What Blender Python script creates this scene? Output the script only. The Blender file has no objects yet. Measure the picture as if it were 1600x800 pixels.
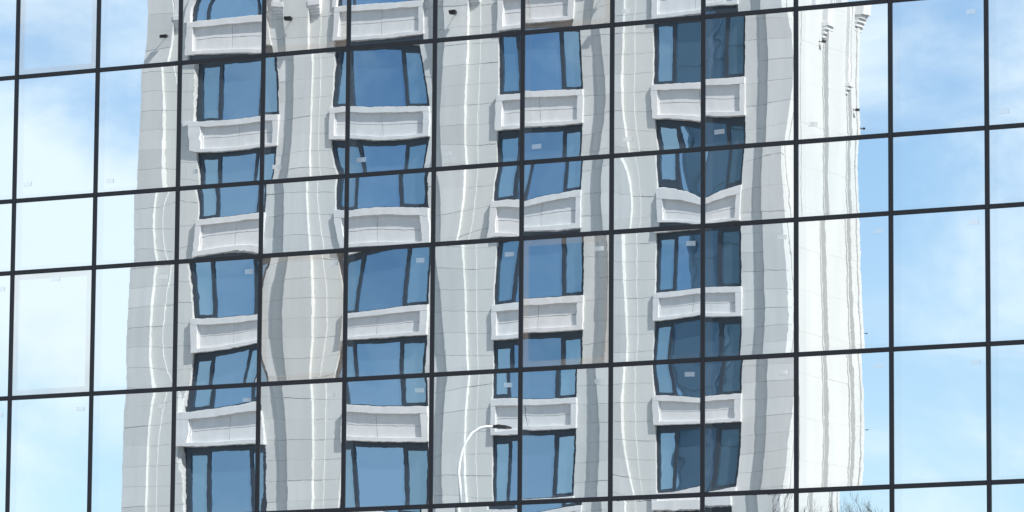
import bpy, math, random
from mathutils import Vector
random.seed(11)
scene = bpy.context.scene
col = scene.collection
EYE = 1.6                                   # eye height of the photographer above the pavement

# ------------------------------------------------------------------ camera
YAW, PITCH, ROLL = -0.4626339, 0.1485836, 0.0073521
cd = bpy.data.cameras.new('camera'); cam = bpy.data.objects.new('camera', cd); col.objects.link(cam)
fwd = Vector((math.sin(YAW)*math.cos(PITCH), math.cos(YAW)*math.cos(PITCH), math.sin(PITCH)))
rt = Vector((math.cos(YAW), -math.sin(YAW), 0)); up = rt.cross(fwd)
r2 = math.cos(ROLL)*rt + math.sin(ROLL)*up; u2 = -math.sin(ROLL)*rt + math.cos(ROLL)*up
from mathutils import Matrix
m = Matrix((r2, u2, -fwd)).transposed().to_4x4()
m.translation = (34.336, -54.663, EYE)
cam.matrix_world = m
cd.sensor_width = 36; cd.lens = 8000/1600*36; cd.clip_start = 0.5; cd.clip_end = 6000
scene.camera = cam

# ------------------------------------------------------------------ sky and sun
SUN = Vector((0.57, 0.225, 0.79)).normalized()
w = bpy.data.worlds.new('World'); scene.world = w; w.use_nodes = True
nt = w.node_tree; nt.nodes.clear()
out = nt.nodes.new('ShaderNodeOutputWorld'); bg = nt.nodes.new('ShaderNodeBackground')
sky = nt.nodes.new('ShaderNodeTexSky'); sky.sky_type = 'NISHITA'; sky.sun_disc = False
sky.sun_elevation = math.asin(SUN.z); sky.sun_rotation = math.atan2(SUN.x, SUN.y)
sky.air_density = 1.0; sky.dust_density = 0.3; sky.ozone_density = 2.0
tc = nt.nodes.new('ShaderNodeTexCoord')
mp = nt.nodes.new('ShaderNodeMapping'); mp.inputs['Scale'].default_value = (1, 1, 1.5); mp.inputs['Location'].default_value = (5.2, 4.1, 0.7)
no = nt.nodes.new('ShaderNodeTexNoise'); no.inputs['Scale'].default_value = 14; no.inputs['Detail'].default_value = 8; no.inputs['Roughness'].default_value = 0.56; no.inputs['Distortion'].default_value = 0.25
ramp = nt.nodes.new('ShaderNodeMapRange'); ramp.interpolation_type = 'SMOOTHSTEP'
ramp.inputs['From Min'].default_value = 0.40; ramp.inputs['From Max'].default_value = 0.66; ramp.inputs['To Max'].default_value = 0.92; ramp.inputs['To Min'].default_value = 0.10
mix = nt.nodes.new('ShaderNodeMix'); mix.data_type = 'RGBA'
mix.inputs[7].default_value = (6.15, 6.95, 7.4, 1)          # sunlit cloud, in the units of the sky texture
L = nt.links.new
L(tc.outputs['Generated'], mp.inputs['Vector']); L(mp.outputs['Vector'], no.inputs['Vector'])
sepz = nt.nodes.new('ShaderNodeSeparateXYZ'); L(tc.outputs['Generated'], sepz.inputs[0])       # cloud layer looks denser towards the horizon
thin = nt.nodes.new('ShaderNodeMapRange'); thin.inputs['From Min'].default_value = 0.0; thin.inputs['From Max'].default_value = 0.25; thin.inputs['To Min'].default_value = 0.13; thin.inputs['To Max'].default_value = 0.0
L(sepz.outputs['Z'], thin.inputs['Value'])
addc = nt.nodes.new('ShaderNodeMath'); addc.operation = 'ADD'; L(no.outputs['Fac'], addc.inputs[0]); L(thin.outputs['Result'], addc.inputs[1]); L(addc.outputs[0], ramp.inputs['Value'])
hs = nt.nodes.new('ShaderNodeHueSaturation'); hs.inputs['Saturation'].default_value = 1.15; L(sky.outputs['Color'], hs.inputs['Color'])
L(ramp.outputs['Result'], mix.inputs[0]); L(hs.outputs['Color'], mix.inputs[6]); L(mix.outputs[2], bg.inputs['Color'])
bg.inputs['Strength'].default_value = 0.10; L(bg.outputs[0], out.inputs[0])
sl = bpy.data.lights.new('sun', 'SUN'); sl.energy = 5.0; sl.angle = math.radians(0.5); sl.color = (1, 0.968, 0.92)
so = bpy.data.objects.new('sun', sl); col.objects.link(so); so.rotation_euler = SUN.to_track_quat('Z', 'Y').to_euler()
scene.view_settings.view_transform = 'Standard'; scene.view_settings.look = 'None'
scene.view_settings.gamma = 1.0; scene.view_settings.use_curve_mapping = False
scene.view_settings.exposure = 0.80
scene.cycles.max_bounces = 10; scene.cycles.glossy_bounces = 6

# ------------------------------------------------------------------ helpers
def empty(name, loc=(0, 0, 0)):
    o = bpy.data.objects.new(name, None); o.empty_display_size = 0.3; col.objects.link(o); o.location = loc; return o
def tag(o, label=None, cat=None, group=None, kind=None):
    if label: o['label'] = label
    if cat: o['category'] = cat
    if group: o['group'] = group
    if kind: o['kind'] = kind
    return o
class MB:
    """collects shapes in world coordinates (metres) and builds one mesh"""
    def __init__(s): s.v = []; s.f = []
    def face_pts(s, pts): n = len(s.v); s.v += [tuple(p) for p in pts]; s.f.append(tuple(range(n, n+len(pts))))
    def box(s, x0, x1, y0, y1, z0, z1, b=0.0):
        n = len(s.v)
        if b <= 0:
            s.v += [(x, y, z) for z in (z0, z1) for y in (y0, y1) for x in (x0, x1)]
            s.f += [tuple(n+i for i in q) for q in ((0,2,3,1),(4,5,7,6),(0,1,5,4),(2,6,7,3),(0,4,6,2),(1,3,7,5))]
        else:                                  # chamfered box
            X, Y, Z = (x0, x1), (y0, y1), (z0, z1); idx = {}
            for i in (0, 1):
                for j in (0, 1):
                    for k in (0, 1):
                        sx, sy, sz = (1, -1)[i]*b, (1, -1)[j]*b, (1, -1)[k]*b
                        for a, p in (('x', (X[i], Y[j]+sy, Z[k]+sz)), ('y', (X[i]+sx, Y[j], Z[k]+sz)), ('z', (X[i]+sx, Y[j]+sy, Z[k]))):
                            idx[i, j, k, a] = len(s.v); s.v.append(p)
            def q(*ks):
                pts = [Vector(s.v[idx[k]]) for k in ks]; c = Vector(((x0+x1)/2, (y0+y1)/2, (z0+z1)/2))
                nrm = (pts[1]-pts[0]).cross(pts[2]-pts[0]); fc = sum(pts, Vector())/len(pts)
                t = tuple(idx[k] for k in ks); s.f.append(t if nrm.dot(fc-c) > 0 else t[::-1])
            for i in (0, 1):
                q((i,0,0,'x'),(i,1,0,'x'),(i,1,1,'x'),(i,0,1,'x')); q((0,i,0,'y'),(1,i,0,'y'),(1,i,1,'y'),(0,i,1,'y')); q((0,0,i,'z'),(1,0,i,'z'),(1,1,i,'z'),(0,1,i,'z'))
                for j in (0, 1):
                    q((i,j,0,'x'),(i,j,1,'x'),(i,j,1,'y'),(i,j,0,'y')); q((i,0,j,'x'),(i,1,j,'x'),(i,1,j,'z'),(i,0,j,'z')); q((0,i,j,'y'),(1,i,j,'y'),(1,i,j,'z'),(0,i,j,'z'))
                    for k in (0, 1): q((i,j,k,'x'),(i,j,k,'y'),(i,j,k,'z'))
        return s
    def prism(s, prof, y0, y1):                # (x,z) outline anticlockwise seen from +y... closed solid between y0 and y1
        n = len(s.v); k = len(prof)
        s.v += [(x, y0, z) for x, z in prof] + [(x, y1, z) for x, z in prof]
        s.f.append(tuple(range(n, n+k))); s.f.append(tuple(range(n+2*k-1, n+k-1, -1)))
        for i in range(k): j = (i+1) % k; s.f.append((n+j, n+i, n+k+i, n+k+j))
        return s
    def tube(s, pts, rad, sides=8):
        pts = [Vector(p) for p in pts]; rad = rad if isinstance(rad, (list, tuple)) else [rad]*len(pts)
        n = len(s.v); ref = None
        for i, p in enumerate(pts):
            t = (pts[min(i+1, len(pts)-1)]-pts[max(i-1, 0)]).normalized()
            if ref is None: ref = t.orthogonal().normalized()
            a = (ref - t*ref.dot(t)).normalized(); b = t.cross(a); ref = a
            for k in range(sides):
                g = 2*math.pi*k/sides; s.v.append(tuple(p + (a*math.cos(g)+b*math.sin(g))*rad[i]))
        for i in range(len(pts)-1):
            for k in range(sides):
                k2 = (k+1) % sides; s.f.append((n+i*sides+k, n+i*sides+k2, n+(i+1)*sides+k2, n+(i+1)*sides+k))
        s.f.append(tuple(n+k for k in range(sides))[::-1]); s.f.append(tuple(n+(len(pts)-1)*sides+k for k in range(sides)))
        return s
    def build(s, name, mat, parent=None, origin=None, smooth=False, kind=None):
        ox, oy, oz = origin if origin else (0, 0, 0)
        me = bpy.data.meshes.new(name); me.from_pydata([(x-ox, y-oy, z-oz) for x, y, z in s.v], [], s.f); me.materials.append(mat)
        if smooth: me.polygons.foreach_set('use_smooth', [True]*len(me.polygons))
        o = bpy.data.objects.new(name, me); col.objects.link(o)
        put(o, parent, (ox, oy, oz))
        if kind: o['kind'] = kind
        return o
def world_of(o):
    p = Vector(o.location)
    while o.parent: o = o.parent; p += Vector(o.location)
    return p
def put(o, parent, loc):
    o.parent = parent; o.location = Vector(loc) - (world_of(parent) if parent else Vector())
def copy_to(o, parent, loc):
    c = o.copy(); col.objects.link(c); put(c, parent, loc); return c

# ------------------------------------------------------------------ materials
def new_mat(name):
    mt = bpy.data.materials.new(name); mt.use_nodes = True; n = mt.node_tree; return mt, n, n.nodes['Principled BSDF']
def noisy(name, c0, c1, scale=2.0, rough=0.7, detail=5, stretch=(1, 1, 1), rnd=0.0, bump=0.0, bscale=60):
    mt, n, p = new_mat(name); l = n.links.new
    g = n.nodes.new('ShaderNodeNewGeometry'); mpn = n.nodes.new('ShaderNodeMapping'); mpn.inputs['Scale'].default_value = stretch
    t = n.nodes.new('ShaderNodeTexNoise'); t.inputs['Scale'].default_value = scale; t.inputs['Detail'].default_value = detail
    mx = n.nodes.new('ShaderNodeMix'); mx.data_type = 'RGBA'; mx.inputs[6].default_value = (*c0, 1); mx.inputs[7].default_value = (*c1, 1)
    l(g.outputs['Position'], mpn.inputs['Vector']); l(mpn.outputs['Vector'], t.inputs['Vector']); l(t.outputs['Fac'], mx.inputs[0])
    src = mx.outputs[2]
    if rnd:
        oi = n.nodes.new('ShaderNodeObjectInfo'); mr = n.nodes.new('ShaderNodeMapRange'); mr.inputs['To Min'].default_value = 1-rnd; mr.inputs['To Max'].default_value = 1+rnd
        hv = n.nodes.new('ShaderNodeHueSaturation'); l(oi.outputs['Random'], mr.inputs['Value']); l(mr.outputs['Result'], hv.inputs['Value']); l(src, hv.inputs['Color']); src = hv.outputs['Color']
    l(src, p.inputs['Base Color']); p.inputs['Roughness'].default_value = rough
    if bump:
        t2 = n.nodes.new('ShaderNodeTexNoise'); t2.inputs['Scale'].default_value = bscale; t2.inputs['Detail'].default_value = 4
        bp = n.nodes.new('ShaderNodeBump'); bp.inputs['Strength'].default_value = bump; bp.inputs['Distance'].default_value = 0.01
        l(g.outputs['Position'], t2.inputs['Vector']); l(t2.outputs['Fac'], bp.inputs['Height']); l(bp.outputs['Normal'], p.inputs['Normal'])
    return mt
STONE = noisy('tower_stone', (0.43, 0.445, 0.44), (0.56, 0.565, 0.55), 1.4, 0.75, 8, (2.2, 1, 0.22), rnd=0.08)
STONE2 = noisy('tower_stone_steps', (0.45, 0.46, 0.445), (0.56, 0.565, 0.548), 1.4, 0.75, 7, (1, 1, 0.25))
JOINT = noisy('mortar_joint', (0.26, 0.265, 0.265), (0.58, 0.58, 0.57), 2.2, 0.9)
STEP_SHADE = noisy('step_shade_grey', (0.36, 0.365, 0.36), (0.46, 0.46, 0.45), 2, 0.8)  # mid grey that paints shade onto the step faces of the tower side
SPAN = noisy('spandrel_stone', (0.47, 0.475, 0.475), (0.65, 0.645, 0.64), 2.2, 0.7, 8, (1.5, 1, 0.8))
FRAME = noisy('window_frame_metal', (0.022, 0.034, 0.05), (0.03, 0.044, 0.062), 3, 0.4)
BLACK = noisy('fixture_black', (0.012, 0.012, 0.013), (0.02, 0.02, 0.022), 8, 0.5)
LAMPW = noisy('lamp_white_paint', (0.72, 0.72, 0.72), (0.8, 0.8, 0.8), 4, 0.4)
BARK = noisy('bare_bark', (0.04, 0.032, 0.027), (0.11, 0.09, 0.075), 9, 0.9)
ASPH = noisy('asphalt', (0.04, 0.04, 0.042), (0.06, 0.06, 0.06), 6, 0.9, bump=0.3)
PAVE = noisy('pavement_stone', (0.22, 0.215, 0.20), (0.30, 0.29, 0.28), 1.5, 0.85)
SOIL = noisy('ground_earth', (0.10, 0.10, 0.085), (0.16, 0.15, 0.13), 0.4, 0.95)
PAINT = noisy('road_paint', (0.65, 0.65, 0.63), (0.8, 0.8, 0.78), 5, 0.7)
CLAD = noisy('dark_cladding', (0.015, 0.016, 0.02), (0.024, 0.025, 0.03), 2, 0.5)
DARKT = noisy('dark_tower_panel', (0.33, 0.41, 0.43), (0.44, 0.51, 0.53), 0.5, 0.45)
DARKF = noisy('dark_tower_rib', (0.5, 0.53, 0.55), (0.6, 0.62, 0.63), 0.8, 0.6)
MULL = noisy('mullion_anodised', (0.008, 0.0085, 0.014), (0.015, 0.0145, 0.021), 5, 0.42, 6, (3, 3, 0.5), rnd=0.08)
STICK, n_, p_ = new_mat('white_sticker'); p_.inputs['Base Color'].default_value = (0.9, 0.92, 0.92, 1); p_.inputs['Roughness'].default_value = 0.35
g_ = n_.nodes.new('ShaderNodeBsdfGlossy'); g_.inputs['Roughness'].default_value = 0.02; g_.inputs['Color'].default_value = (0.97, 0.97, 0.97, 1)
x_ = n_.nodes.new('ShaderNodeMixShader'); x_.inputs[0].default_value = 0.56; n_.links.new(p_.outputs[0], x_.inputs[1]); n_.links.new(g_.outputs[0], x_.inputs[2]); n_.links.new(x_.outputs[0], n_.nodes['Material Output'].inputs['Surface'])

def tower_glass(name, tint):
    mt, n, p = new_mat(name); l = n.links.new; n.nodes.remove(p)
    o = n.nodes['Material Output']
    g = n.nodes.new('ShaderNodeBsdfGlossy'); g.inputs['Roughness'].default_value = 0.0
    oi = n.nodes.new('ShaderNodeObjectInfo'); mr = n.nodes.new('ShaderNodeMapRange'); mr.inputs['To Min'].default_value = 0.90; mr.inputs['To Max'].default_value = 1.12
    hv = n.nodes.new('ShaderNodeHueSaturation'); hv.inputs['Color'].default_value = (*tint, 1)
    l(oi.outputs['Random'], mr.inputs['Value']); l(mr.outputs['Result'], hv.inputs['Value']); l(hv.outputs['Color'], g.inputs['Color'])
    d = n.nodes.new('ShaderNodeBsdfDiffuse'); d.inputs['Color'].default_value = (0.03, 0.05, 0.07, 1)
    ad = n.nodes.new('ShaderNodeAddShader'); l(g.outputs[0], ad.inputs[0]); l(d.outputs[0], ad.inputs[1]); l(ad.outputs[0], o.inputs['Surface'])
    geo = n.nodes.new('ShaderNodeNewGeometry'); t = n.nodes.new('ShaderNodeTexNoise'); t.inputs['Scale'].default_value = 0.9; t.inputs['Detail'].default_value = 1
    bp = n.nodes.new('ShaderNodeBump'); bp.inputs['Strength'].default_value = 0.5; bp.inputs['Distance'].default_value = 0.004
    l(geo.outputs['Position'], t.inputs['Vector']); l(t.outputs['Fac'], bp.inputs['Height']); l(bp.outputs['Normal'], g.inputs['Normal'])
    return mt
TGLASS = tower_glass('tower_blue_glass', (0.165, 0.262, 0.372))
TGLASS2 = tower_glass('tower_teal_glass', (0.20, 0.30, 0.38))

RIPPLE = (2.2e-5, 3.6e-6)
def mirror_glass(name, tint, film=None):
    """coated facade glass: a mirror with a dark body; a pale diffuse tone is mixed in along the left and bottom edge of the sheet,
    and the opening sashes carry a warm film along all their edges"""
    mt, n, p = new_mat(name); l = n.links.new; n.nodes.remove(p); o = n.nodes['Material Output']
    g = n.nodes.new('ShaderNodeBsdfGlossy'); g.inputs['Roughness'].default_value = 0.0; g.inputs['Color'].default_value = (*tint, 1)
    d = n.nodes.new('ShaderNodeBsdfDiffuse'); d.inputs['Color'].default_value = (0.5, 0.56, 0.6, 1)
    geo0 = n.nodes.new('ShaderNodeNewGeometry'); nrm = None
    for sc_, amp in ((4.5, RIPPLE[0]), (15.0, RIPPLE[1])):             # roller waves and fine ripple of the toughened sheet
        tn = n.nodes.new('ShaderNodeTexNoise'); tn.inputs['Scale'].default_value = sc_; tn.inputs['Detail'].default_value = 1.5
        bp = n.nodes.new('ShaderNodeBump'); bp.inputs['Strength'].default_value = 1.0; bp.inputs['Distance'].default_value = amp
        l(geo0.outputs['Position'], tn.inputs['Vector']); l(tn.outputs['Fac'], bp.inputs['Height'])
        if nrm: l(nrm, bp.inputs['Normal'])
        nrm = bp.outputs['Normal']
    l(nrm, g.inputs['Normal'])
    t = n.nodes.new('ShaderNodeTexCoord'); sp = n.nodes.new('ShaderNodeSeparateXYZ'); l(t.outputs['Object'], sp.inputs[0])
    def M(op, a, b):
        x = n.nodes.new('ShaderNodeMath'); x.operation = op
        for i, q in enumerate((a, b)):
            if hasattr(q, 'is_output') or hasattr(q, 'links'): l(q, x.inputs[i])
            else: x.inputs[i].default_value = q
        return x.outputs[0]
    ns = n.nodes.new('ShaderNodeTexNoise'); ns.inputs['Scale'].default_value = 2.2; ns.inputs['Detail'].default_value = 3
    geo = n.nodes.new('ShaderNodeNewGeometry'); l(geo.outputs['Position'], ns.inputs['Vector'])
    dirt = M('MULTIPLY', M('SUBTRACT', ns.outputs['Fac'], 0.42), 0.06); dirt = M('MAXIMUM', dirt, 0.0)
    band = M('MULTIPLY', M('LESS_THAN', sp.outputs['X'], 0.125), 0.075)
    band2 = M('MULTIPLY', M('LESS_THAN', sp.outputs['Z'], 0.075), 0.06)
    fac = M('ADD', M('MAXIMUM', band, band2), dirt)
    mx = n.nodes.new('ShaderNodeMixShader'); l(fac, mx.inputs[0]); l(g.outputs[0], mx.inputs[1]); l(d.outputs[0], mx.inputs[2]); last = mx.outputs[0]
    if film:
        at = n.nodes.new('ShaderNodeAttribute'); at.attribute_type = 'OBJECT'; at.attribute_name = 'sheet_height'
        ex = M('MINIMUM', sp.outputs['X'], M('SUBTRACT', 1.2, sp.outputs['X'])); ez = M('MINIMUM', sp.outputs['Z'], M('SUBTRACT', at.outputs['Fac'], sp.outputs['Z']))
        ns2 = n.nodes.new('ShaderNodeTexNoise'); ns2.inputs['Scale'].default_value = 1.3; l(t.outputs['Object'], ns2.inputs['Vector'])
        e = M('MINIMUM', ex, ez); e = M('LESS_THAN', e, 0.10)
        d2 = n.nodes.new('ShaderNodeBsdfDiffuse'); d2.inputs['Color'].default_value = (*film, 1)
        mx2 = n.nodes.new('ShaderNodeMixShader'); l(M('MULTIPLY', e, M('MULTIPLY', ns2.outputs['Fac'], 0.40)), mx2.inputs[0]); l(last, mx2.inputs[1]); l(d2.outputs[0], mx2.inputs[2]); last = mx2.outputs[0]
    l(last, o.inputs['Surface']); return mt
TINT = (0.80, 0.83, 0.85)
GLASS = [mirror_glass('mirror_glass', TINT), mirror_glass('mirror_glass_cooler', (0.78, 0.825, 0.855)), mirror_glass('mirror_glass_paler', (0.825, 0.845, 0.86))]
VENT = mirror_glass('mirror_glass_opening_sash', (0.82, 0.83, 0.835), (0.85, 0.62, 0.44))

# ------------------------------------------------------------------ ground
def flat(name, mat, x0, x1, y0, y1, z, th=0.1):
    o = MB().box(x0, x1, y0, y1, z-th, z).build(name, mat); return tag(o, kind='structure')
flat('ground', SOIL, -2500, 2500, -2500, 2500, -0.15)
flat('pavement', PAVE, -120, 120, -9, 40, 0.0, 0.15)
flat('road', ASPH, -400, 400, -30, -9.25, -0.13, 0.016)
kb = MB(); kb.box(-400, 400, -9.25, -9.0, -0.15, 0.02); kb.box(-400, 400, -30.25, -30.0, -0.15, 0.02); tag(kb.build('kerb', PAVE), kind='structure')
flat('plaza', PAVE, -120, 120, -94, -30.25, 0.0, 0.15)
mk = MB()
for k in range(-20, 20): mk.box(k*6, k*6+3, -19.7, -19.55, -0.13, -0.126)
tag(mk.build('road_marking', PAINT), kind='structure')

# ------------------------------------------------------------------ mirrored curtain wall (plane y = 0, facing -y)
PW = 1.2
ZL = [EYE+z for z in (3.63, 5.228, 6.152, 7.752, 9.350, 10.274, 11.872, 13.47, 14.394)]
C0, C1 = -3, 14
EXPO = [(i, n-i) for n in range(1, 7) for i in range(n, -1, -1)]
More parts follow.
